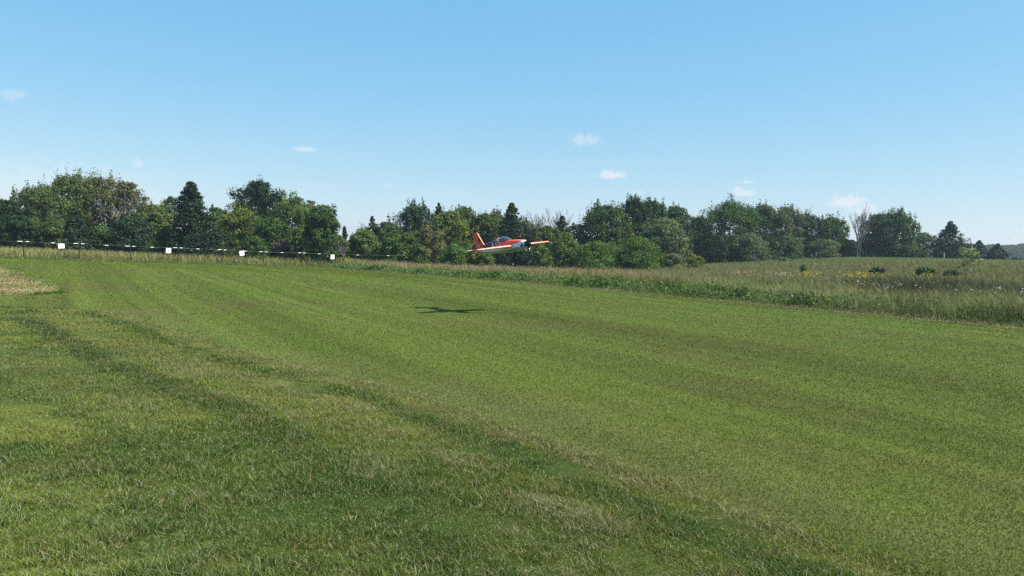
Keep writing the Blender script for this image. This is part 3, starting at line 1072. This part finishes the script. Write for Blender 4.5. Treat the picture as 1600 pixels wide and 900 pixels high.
# bare trees
for i, (px, top, D, stems, seed, label) in enumerate([
        (834, 327, 100, 3, 41, 'bare grey twigs rising behind the airplane nose'), (873, 322, 98, 3, 42, 'tallest bare branches left of the jagged dark tree'),
        (850, 340, 97, 2, 48, 'low bare branches between the two groups of bare twigs'),
        (1242, 317, 117, 4, 43, 'bare twig tops in the middle of the right wood'), (1336, 319, 114, 3, 44, 'bare grey tree before the small white cloud'),
        (541, 376, 80, 2, 45, 'dead grey snag at the fence end'), (905, 338, 99, 1, 46, 'single thin bare stem beside the jagged dark tree'), (1352, 330, 117, 1, 47, 'thin bare stem right of the bare grey tree')]):
    x = gx(px, D)
    z0 = zt(x, D)
    e = thing('bare_tree', (x, D, z0), label, 'bare tree', 'leafless trees in the woods')
    twigs(gz(px, top, D) - z0, .42, seed, .08, e, 'trunk', 4, stems, None, .015)

# sapling in the meadow
rng = np.random.default_rng(77)
D = 47
x = gx(1514, D)
z0 = zt(x, D)
e = thing('sapling', (x, D, z0), 'thin young tree with sparse pale leaves standing alone in the meadow', 'sapling')
H = gz(1514, 388, D) - z0
twigs(H, .5, 9, .012, e, 'trunk', 3, 2, M_BARK, .005)
n = 170
u = .5 + .5 * rng.random(n)
an = rng.random(n) * 6.28
rr = .62 * rng.random(n) ** .6
P = np.stack([rr * np.cos(an), rr * np.sin(an) * .8, H * u], 1)
leaf_mesh('crown', P, rng.normal(size=(n, 3)) + np.array((0, 0, .5)), .09 * (.6 + .8 * rng.random(n)), vary(np.tile((.17, .21, .10), (n, 1)), .7, 1.3), M_LEAF, e, 2.6)

# far wooded ridge on the right horizon
rng = np.random.default_rng(88)
n = 52000
px = 1380 + 420 * rng.random(n)
D = 420 + 60 * rng.random(n)
topy = 384 - 4.5 * sstep(1520, 1640, px) + 2.5 * (fbm(px * .03, px * 0, 7, 4) - .5) * 4 - 1.5
X = (px - 800) / FPX * D
tz = CAM_H - (topy - (HY0 + math.tan(ROLL) * (px - 800))) * D / FPX
gz0 = terrain(X, D) - .5
P = np.stack([X, D, gz0 + (tz - gz0) * rng.random(n) ** .7], 1)
cc = vary(np.array((.036, .072, .030)) * (.7 + .6 * fbm(px * .08, D * .08, 9, 3))[:, None], .7, 1.3)
o = leaf_mesh('distant_wood', P, rng.normal(size=(n, 3)) + np.array((.3, -.3, .5)), .8 * (.6 + .8 * rng.random(n)), cc, M_LEAF)
tag(o, 'far wooded ridge on the right horizon', 'wood', kind='stuff')

# undergrowth: the dim tangle that closes the woods between the trunks
rng = np.random.default_rng(89)
n = 60000
px = -120 + 1570 * rng.random(n)
D = 96 + 10 * rng.random(n) + 24 * sstep(950, 1100, px)
topy = 362 + 14 * (fbm(px * .04, px * 0, 21, 5) - .5) * 3.4 + 6 * sstep(520, 530, px) * (1 - sstep(545, 560, px)) + 16 * sstep(1000, 1120, px) + 14 * sstep(1420, 1450, px)
X = (px - 800) / FPX * D
g0 = terrain(X, D)
tz = CAM_H - (topy - hor(px)) * D / FPX
P = np.stack([X, D, g0 + (tz - g0) * rng.random(n)], 1)
cc = vary(lerp(np.array((.030, .052, .020)), np.array((.052, .066, .026)), fbm(px * .05, D * .3, 23, 3)), .7, 1.3)
o = leaf_mesh('undergrowth', P, rng.normal(size=(n, 3)) + np.array((.2, -.3, .5)), .28 * (.6 + .8 * rng.random(n)), cc, M_LEAF)
tag(o, 'dim green undergrowth closing the woods between the trunks', 'undergrowth', kind='stuff')

# brush pile behind the fence
rd = random.Random(5)
x, D = gx(238, 71.5), 71.5
e = thing('brush_pile', (x, D, zt(x, D)), 'low heap of cut brown brushwood behind the fence', 'brush pile')
mb = MB()
for k in range(260):
    px_, py_ = rd.gauss(0, .75), rd.gauss(0, .5)
    hh = max(.05, .62 * math.exp(-(px_ / .95) ** 2) * rd.random() + .05)
    d = Vector((rd.uniform(-1, 1), rd.uniform(-1, 1), rd.uniform(-.3, .5))).normalized() * rd.uniform(.25, .7)
    p = Vector((px_, py_, hh))
    mb.tube([p - d * .5, p + Vector((0, 0, .05)), p + d * .5], [.018, .016, .008], 4, caps=False)
mb.build('brushwood', M_DEAD, e)

# ------------------------------------------------------------------ fence with wire markers, signs
M_POST = mat_plain('dark_steel_post', (.018, .018, .017), .6, .6)
M_WIRE = mat_plain('fence_wire', (.10, .105, .11), .6, .3)
M_WHITE = mat_plain('white_plastic', (.80, .80, .78), .45)
M_SIGN = mat_plain('sign_white', (.80, .80, .79), .5)
M_PRINT = mat_plain('faded_grey_print', (.56, .57, .60), .6)
F0, FD = np.array((-35.0, 61.0)), np.array((2.7, 2.5))


def fp(k):
    p = F0 + FD * k
    return Vector((p[0], p[1], zt(*p)))


fdir = Vector((FD[0], FD[1], 0)).normalized()
fang = math.atan2(FD[1], FD[0])
fence = thing('wire_fence', fp(0), 'long wire safety fence on thin dark posts with white strips along its wire', 'fence')
base = fp(0)
tops = {}
FH = 1.2
for k in range(-4, 10):
    p = fp(k) - base
    mb = MB()
    hk = FH * (1 + .02 * math.sin(k * 2.3))
    tops[k] = p + Vector((0, 0, hk))
    ln = Vector((math.sin(k * 1.7) * .015, math.cos(k * 2.9) * .015, 0))
    rm = Matrix.Rotation(fang, 3, 'Z')
    mb.tube([p + Vector((0, 0, -.2)), p + ln * 0 + Vector((0, 0, hk + .03))], [.034, .032], 8)
    mb.box(p + Vector((0, 0, hk * .5)), (.012, .055, hk), rm)
    mb.build('post', M_POST, fence)
mb = MB()
mb2 = MB()
for k in range(-4, 9):
    a, b = tops[k], tops[k + 1]
    for z, r_, m_ in ((0, .006, mb),):
        pts = []
        for j in range(9):
            t = j / 8
            pts.append(a.lerp(b, t) + Vector((0, 0, -.03 * 4 * t * (1 - t) + z)) + Vector((.04, -.04, 0)))
        m_.tube(pts, [r_] * 9, 5, caps=False)
mb.build('wire', M_WIRE, fence)
rd = random.Random(3)
for k in range(-3, 9):
    for (off, ln) in ((-.25, .32), (.22, .22), (1.84 + rd.uniform(-.25, .25), .25)):
        if k >= 7 and off < 1:
            continue
        t = off / 3.68
        p = tops[k].lerp(tops[k + 1], t) if t > 0 else tops[k].lerp(tops[k - 1], -t)
        tt = abs(t)
        p = p + Vector((.04, -.04, -.03 * 4 * tt * (1 - tt)))
        m = MB()
        m.box((0, 0, 0), (ln, .03, .04), Matrix.Rotation(fang, 3, 'Z'))
        w_ = m.build('wire_marker', M_WHITE, fence)
        w_.location = p

for (px, Ys, w, h, tilt, drop, label, blot) in [
        (94.5, None, .42, .35, R(-2), .02, 'white square sign on the fence wire, nearest the left border', 0),
        (262, None, .40, .40, R(1), .02, 'white square sign on the fence below the tall pointed tree', 0),
        (376, None, .42, .40, R(-9), .0, 'crooked white sign with a grey blotch hanging on the fence wire', 1),
        (518, None, .40, .40, R(0), .05, 'white square sign at the last fence post by the dead snag', 0)]:
    # where the fence line crosses this bearing
    b = (px - 800) / FPX
    k = (b * F0[1] - F0[0]) / (FD[0] - b * FD[1])
    p = fp(k)
    e = thing('fence_sign', p + Vector((.055, -.06, FH - drop - .03)), label, 'sign', 'white signs on the wire fence', (0, 0, fang))
    m = MB()
    rm = Matrix.Rotation(tilt, 3, 'Y')
    m.box(rm @ Vector((0, 0, -h / 2)), (w, .012, h), rm)
    m.build('sign_board', M_SIGN, e)
    m = MB()
    if blot:
        m.box(rm @ Vector((.09, -.009, -h * .48)), (.10, .004, .15), rm)
    else:
        m.box(rm @ Vector((.01, -.009, -h * .42)), (w * .7, .004, h * .38), rm)
    m.build('printed_panel', M_PRINT, e)
    m = MB()
    for sx in (-1, 1):
        m = MB()
        m.box(rm @ Vector((sx * w * .42, 0, .02)), (.02, .02, .06), rm)
        m.build('hook', M_WIRE, e)

# thin white stake on the rise
D = 112
x = gx(1473, D)
e = MB()
e.tube([(0, 0, -.1), (.02, 0, 1.0)], [.035, .032], 8)
e.lathe([(1.0, .04), (1.06, .04), (1.08, .0)], 8, 'Z', (.02, 0, 0))
o = e.build('marker_stake', M_WHITE)
o.location = (x, D, zt(x, D))
tag(o, 'thin white stake standing before the lone pointed cedar', 'stake')

# ------------------------------------------------------------------ the model airplane
P_RED = mat_plain('orange_red_film', (.80, .050, .014), .35, coat=.2, mottle=.03)
P_DRED = mat_plain('deep_red_film', (.36, .02, .022), .3, coat=.4, mottle=.05)
P_WHITE = mat_plain('white_film', (.66, .67, .69), .3, coat=.4, mottle=.03)
P_PURP = mat_plain('purple_film', (.050, .018, .055), .5, spec=.3, mottle=.25, scale=9)
P_BLACK = mat_plain('black_film', (.010, .010, .012), .5, spec=.2)
P_NAVY = mat_plain('navy_film', (.02, .026, .05), .3)
P_CARB = mat_plain('carbon', (.012, .012, .013), .7, spec=.2)
P_TYRE = mat_plain('rubber', (.012, .012, .012), .8)
P_CHROME = mat_plain('bright_metal', (.75, .76, .76), .22, 1.0)
P_PINK = mat_plain('pink_trim_and_glare', (.74, .32, .25), .32, coat=.3, mottle=.02)  # window frames, fin edges, and sun glare painted on the wing's leading edge
mg, n_, l_ = new_mat('tinted_canopy')
b_ = n_['Principled BSDF']
b_.inputs['Base Color'].default_value = (.05, .05, .065, 1)
b_.inputs['Roughness'].default_value = .08
b_.inputs['Coat Weight'].default_value = .6
P_GLASS = mg

PD = 21.5
plane = thing('model_airplane', (gx(798, PD), PD, gz(798, 384.2, PD)), 'red and white aerobatic model airplane gliding low over the runway', 'model airplane', None, (R(6.2), R(-4.6), R(-50)))

# fuselage stations: x, top z, bottom z, half width
ST = [(.40, .125, -.145, .135), (.30, .140, -.155, .145), (.15, .150, -.160, .15), (-.05, .150, -.160, .15), (-.25, .165, -.157, .145), (-.42, .215, -.154, .135), (-.50, .215, -.152, .13), (-.60, .195, -.15, .122),
      (-.79, .158, -.148, .10), (-1.0, .122, -.138, .075), (-1.11, .105, -.130, .06), (-1.30, .092, -.122, .04), (-1.47, .085, -.115, .02)]


def station(x):
    for (a, b) in zip(ST, ST[1:]):
        if b[0] <= x <= a[0]:
            t = (a[0] - x) / (a[0] - b[0])
            return tuple(a[i] * (1 - t) + b[i] * t for i in range(4))
    return ST[0] if x > ST[0][0] else ST[-1]


def ring(x, nseg=40, pw=.62):
    _, zt_, zb, hw = station(x)
    zc, hh = (zt_ + zb) / 2, (zt_ - zb) / 2
    out = []
    for j in range(nseg):
        an = 2 * math.pi * j / nseg
        c, s = math.cos(an), math.sin(an)
        y = hw * math.copysign(abs(c) ** pw, c)
        z = zc + hh * math.copysign(abs(s) ** (pw if s < 0 else .8), s)
        out.append((x, y, z))
    return out


mb = MB()
xsn = np.linspace(.40, -1.47, 126)
NS = 48
for k, x in enumerate(xsn):
    mb.v += ring(float(x), NS)
for k in range(len(xsn) - 1):
    for j in range(NS):
        a0, a1 = k * NS + j, k * NS + (j + 1) % NS
        f = (a0, a1, a1 + NS, a0 + NS)
        c = sum((Vector(mb.v[q]) for q in f), Vector()) / 4
        x, y, z = c
        hw = station(x)[3]
        side = abs(y) > hw * .35
        mi = 1
        zl = .012 + .09 * max(0, min(1, (x - .1) / .5))          # red / white line, rising to the nose
        if z > zl:
            mi = 0
            if -1.10 < x < -.42 and z < station(x)[1] - .018 and side:
                mi = 3                                             # purple flank behind the cockpit
                # white tower-like mark on the flank
                if abs(x + .60) < .055 * (1 - (z - .02) / .13) and z < .15:
                    mi = 1
            elif x <= -.36 and z < .17 and side:
                mi = 2
        elif z > -.005 and x < .1:
            mi = 2
        if x < -1.11 and .012 < z < .082 and side:                 # black band with white squares
            mi = 4
            u = ((-1.11 - x) / .09) % 1
            if .36 < u < .66 and .038 < z < .064:
                mi = 1
        if x < -1.0 and -.108 < z < -.03 and side and z < -.03 - (x + 1.47) * .13 and z > -.112 + (-.85 - x) * .03:
            mi = 0 if x > -1.42 else 1
        if x > -.06 and z < -.105 + .17 * x:                       # navy slash; white belly below it painted grey as shade
            mi = 5 if z > -.128 + .17 * x and side else 6
        elif x <= -.06 and z < -.085:
            mi = 6  # belly shade put into the colour behind the slash too
        mb.f.append(f)
        mb.m.append(mi)
mb.f.append(tuple((len(xsn) - 1) * NS + j for j in range(NS)))
mb.m.append(1)
P_GREY = mat_plain('grey_film_and_belly_shade', (.26, .28, .31), .3, coat=.3)  # grey tail film; also the shade painted on the white belly
mb.build('fuselage', [P_RED, P_WHITE, P_DRED, P_PURP, P_BLACK, P_NAVY, P_GREY], plane, smooth=True)

# cowl
mb = MB()
cs = [(.40, .126, -.147, .137), (.48, .118, -.145, .135), (.56, .105, -.135, .125), (.61, .088, -.115, .11), (.64, .06, -.085, .085), (.65, .045, -.07, .065)]
NC = 36
for (x, a, b, hw) in cs:
    zc, hh = (a + b) / 2, (a - b) / 2
    for j in range(NC):
        an = 2 * math.pi * j / NC
        c, s = math.cos(an), math.sin(an)
        mb.v.append((x, hw * math.copysign(abs(c) ** .68, c), zc + hh * math.copysign(abs(s) ** .75, s)))
for k in range(len(cs) - 1):
    for j in range(NC):
        a0, a1 = k * NC + j, k * NC + (j + 1) % NC
        f = (a0, a1, a1 + NC, a0 + NC)
        c = sum((Vector(mb.v[q]) for q in f), Vector()) / 4
        mi = 0
        if c.z > .085 and c.x < .5:
            mi = 1
        if c.z < -.105 + .17 * c.x:
            mi = 2 if c.z > -.128 + .17 * c.x else 3  # below the dark slash the white cowl is painted grey as shade
        if k >= 3 and c.z > -.045:
            mi = 2
        mb.f.append(f)
        mb.m.append(mi)
mb.f.append(tuple((len(cs) - 1) * NC + j for j in range(NC)))
mb.m.append(2)
cowl = mb.build('cowl', [P_WHITE, P_RED, P_BLACK, P_GREY], plane, smooth=True)
for sy in (-1, 1):
    m = MB()
    m.lathe([(-.006, .0), (-.006, .030), (.006, .026), (.006, 0)], 14, 'Y', (.545, sy * .127, .005))
    m.build('cheek_vent', P_BLACK, cowl)
m = MB()
m.lathe([(.645, .055), (.66, .055), (.70, .045), (.735, .022), (.745, 0)], 20, 'X', (0, 0, -.01))
m.build('spinner', P_CARB, plane, smooth=True)

# propeller: two twisted blades
m = MB()
for sgn in (1, -1):
    prev = None
    for k in range(9):
        t = k / 8
        r_ = .03 + .27 * t
        ch = .022 + .036 * math.sin(math.pi * min(1, t * .85 + .1)) * (1 - .45 * t)
        tw = R(38 - 24 * t)
        dx, dy = math.sin(tw) * ch, math.cos(tw) * ch * sgn
        a = Vector((dx, dy, r_ * sgn))
        b = Vector((-dx, -dy, r_ * sgn))
        th = Vector((.004, 0, 0))
        cur = [a + th, a - th, b - th, b + th]
        if prev:
            for q in range(4):
                m.quad([prev[q], prev[(q + 1) % 4], cur[(q + 1) % 4], cur[q]], 1 if k == 8 else 0)
        prev = cur
    m.quad(prev, 1)
pr = m.build('propeller', [P_CARB, P_CARB], plane)
pr.location = (.685, 0, -.01)
pr.rotation_euler = (R(12), 0, 0)

# exhaust pipes below the nose
for sy in (-1, 1):
    m = MB()
    m.tube([(.56, sy * .045, -.09), (.60, sy * .05, -.12), (.60, sy * .05, -.19)], [.022, .022, .021], 12)
    m.build('exhaust_pipe', P_CHROME, plane, smooth=True)

# canopy
m = MB()
cn = [(.02, .150, .0), (-.03, .172, .055), (-.10, .215, .085), (-.18, .243, .098), (-.26, .250, .102), (-.34, .247, .1), (-.42, .232, .095), (-.47, .215, .09)]
NCN = 20
for (x, zz, hw) in cn:
    for j in range(NCN + 1):
        an = math.pi * j / NCN
        m.v.append((x, max(hw, .004) * 1.2 * math.cos(an), .135 + (zz - .135) * math.sin(an) ** .8))
for k in range(len(cn) - 1):
    for j in range(NCN):
        a0 = k * (NCN + 1) + j
        m.f.append((a0, a0 + 1, a0 + NCN + 2, a0 + NCN + 1))
        m.m.append(0)
can = m.build('canopy', P_GLASS, plane, smooth=True)
m = MB()
m.tube([(-.455, .10 * math.cos(a_), .14 + .085 * math.sin(a_)) for a_ in np.linspace(0, math.pi, 13)], [.009] * 13, 6)
m.build('canopy_frame', P_DRED, can)
# triangular side windows with pale frame
for sy in (-1, 1):
    tri = [(-.44, .175), (-.405, .185), (-.36, .165), (-.20, .062), (-.225, .05), (-.42, .05), (-.445, .065)]
    yo = sy * .158
    m = MB()
    m.tube([(x, yo - sy * max(0, (z - .06)) * .35, z) for x, z in tri + tri[:1]], [.0125] * (len(tri) + 1), 6)
    wf = m.build('side_window', P_PINK, plane)
    m = MB()
    m.quad([(x, yo - sy * (max(0, (z - .06)) * .35 + .004), z) for x, z in tri])
    m.build('pane', mat_plain('window_pane', (.24, .17, .13), .2), wf)

# wings: one mesh per side with rounded airfoil; sun glare painted pale along the leading edge, red top
def wing_mesh(name, sy, y0, y1, le0, le1, c0, c1, th, zoff, mats, le_frac, parent, te_cut=1.0, tipround=True, fx0=0.0, dih=0):
    m = MB()
    NA = 22
    ys_ = list(np.linspace(y0, y1, 14)) + ([y1 + .012, y1 + .02] if tipround else [])
    rows = []
    for y in ys_:
        t = min(1, (y - y0) / (y1 - y0))
        le, ch = le0 + (le1 - le0) * t, c0 + (c1 - c0) * t
        sc = 1.0
        if y > y1 + .001:
            sc = .7 if y < y1 + .015 else .1
        row = []
        for j in range(NA):
            an = 2 * math.pi * j / NA
            u = (1 - math.cos(an)) / 2
            uu = fx0 + (te_cut - fx0) * u
            half = th * ch * (1.4845 * math.sqrt(max(uu, 0)) - .63 * uu - 1.758 * uu ** 2 + 1.4215 * uu ** 3 - .5075 * uu ** 4) * 1.0
            row.append((le - ch * uu, sy * y, zoff + dih * y + (half * sc if math.sin(an) >= 0 else -half * sc)))
        rows.append(row)
    for r_ in rows:
        m.v += r_
    for k in range(len(rows) - 1):
        for j in range(NA):
            a0, a1 = k * NA + j, k * NA + (j + 1) % NA
            u = (1 - math.cos(2 * math.pi * (j + .5) / NA)) / 2
            up = j < NA / 2
            m.f.append((a0, a1, a1 + NA, a0 + NA))
            yy = ys_[k]
            m.m.append(1 if u < le_frac else (0 if up or len(mats) < 3 else 2))
    m.f.append(tuple((len(rows) - 1) * NA + j for j in range(NA)))
    m.m.append(0)
    m.f.append(tuple(range(NA))[::-1])
    m.m.append(0)
    return m.build(name, mats, parent, smooth=True)


for sy in (-1, 1):
    w_ = wing_mesh('wing', sy, .13, 1.17, .22, .13, .54, .30, .14, .0, [P_RED, P_PINK, P_DRED], .05, plane, te_cut=.74)
    wing_mesh('aileron', sy, .20, 1.155, .22 - .006, .1315, .54, .30, .125, .0, [P_RED, P_RED], .0, w_, te_cut=1.0, tipround=False, fx0=.75)
    s_ = wing_mesh('stabilizer', sy, .02, .46, -1.14, -1.24, .26, .17, .09, -.005, [P_GREY, P_WHITE], .08, plane, te_cut=.6)
    wing_mesh('elevator', sy, .04, .46, -1.14, -1.24, .33, .25, .07, -.005, [P_GREY, P_GREY], .0, s_, te_cut=1.0, tipround=False, fx0=.62)

# fin and rudder (flat outlines with thickness), decorated
def slab(name, outline, th, mats, parent, marks=()):
    m = MB()
    n = len(outline)
    for sy in (-1, 1):
        i0 = len(m.v)
        m.v += [(x, sy * th, z) for x, z in outline]
        m.f.append(tuple(range(i0, i0 + n)) if sy < 0 else tuple(range(i0, i0 + n))[::-1])
        m.m.append(0)
    for j in range(n):
        k = (j + 1) % n
        m.f.append((j, k, n + k, n + j))
        m.m.append(1)
    for (poly, mi) in marks:
        for sy in (-1, 1):
            m.quad([(x, sy * (th + .0025), z) for x, z in (poly if sy < 0 else poly[::-1])], mi)
    return m.build(name, mats, parent)


def oval(x, z, rx, rz, n=14, a=0):
    return [(x + rx * math.cos(t) * math.cos(a) - rz * math.sin(t) * math.sin(a), z + rx * math.cos(t) * math.sin(a) + rz * math.sin(t) * math.cos(a)) for t in np.linspace(0, 2 * math.pi, n, endpoint=False)]


fin = slab('tail_fin', [(-1.09, .09), (-1.335, .435), (-1.345, .44), (-1.385, .44), (-1.385, .08)], .010, [P_RED, P_PINK, P_BLACK, P_WHITE, P_DRED], plane,
           [(oval(-1.27, .235, .05, .062), 2), (oval(-1.265, .235, .014, .035), 3), ([(-1.385, .115), (-1.20, .09), (-1.20, .075), (-1.385, .085)], 3)])
slab('rudder', [(-1.388, .44), (-1.50, .445), (-1.512, .43), (-1.512, -.105), (-1.49, -.115), (-1.475, -.113), (-1.475, .08), (-1.388, .085)], .009, [P_RED, P_WHITE, P_BLACK, P_WHITE, P_DRED, P_GREY], plane,
     [(oval(-1.445, .275, .022, .055, a=-.2), 5), (oval(-1.445, .275, .011, .038, a=-.2), 4), ([(-1.511, .19), (-1.43, .165), (-1.511, .155)], 3),
      ([(-1.511, .13), (-1.45, .145), (-1.44, .11), (-1.511, .10)], 2), ([(-1.511, .07), (-1.477, .07), (-1.477, .0), (-1.511, .0)], 2), ([(-1.511, -.01), (-1.477, -.01), (-1.477, -.108), (-1.511, -.10)], 3)])

# undercarriage
for sy in (-1, 1):
    m = MB()
    m.tube([(.20, sy * .07, -.15), (.24, sy * .12, -.19), (.31, sy * .235, -.42), (.315, sy * .24, -.445)], [.024, .021, .015, .013], 8)
    m.build('gear_leg', P_CARB, plane, smooth=True)
    m = MB()
    m.lathe([(-.016, .030), (-.021, .044), (-.014, .055), (0, .058), (.014, .055), (.021, .044), (.016, .030)], 24, 'Y', (.315, sy * .268, -.455))
    wh = m.build('wheel', P_TYRE, plane, smooth=True)
    m = MB()
    m.lathe([(-.020, 0), (-.020, .028), (-.014, .034), (.014, .034), (.020, .028), (.020, 0)], 18, 'Y', (.315, sy * .268, -.455))
    m.build('wheel_hub', P_WHITE, wh, smooth=True)
m = MB()
m.tube([(-1.42, 0, -.115), (-1.53, 0, -.155), (-1.55, 0, -.17)], [.008, .006, .006], 6)
tw = m.build('tail_wheel_strut', P_CARB, plane)
m = MB()
m.lathe([(-.008, .0), (-.008, .018), (0, .022), (.008, .018), (.008, 0)], 14, 'Y', (-1.552, 0, -.178))
m.build('tail_wheel', P_TYRE, plane)

# ------------------------------------------------------------------ air
USE_HAZE = True
if USE_HAZE:
    m = MB()
    m.box((0, 1150, 6.5), (5400, 3000, 17))
    hz, n_, l_ = new_mat('air_haze')
    n_.remove(n_['Principled BSDF'])
    pv = n_.new('ShaderNodeVolumePrincipled')
    pv.inputs['Color'].default_value = (.72, .88, 1, 1)
    pv.inputs['Density'].default_value = .00033
    pv.inputs['Anisotropy'].default_value = .3
    l_.new(pv.outputs[0], n_['Material Output'].inputs['Volume'])
    o = m.build('haze', hz)
    tag(o, 'thin bluish haze in the air', 'haze', kind='stuff')
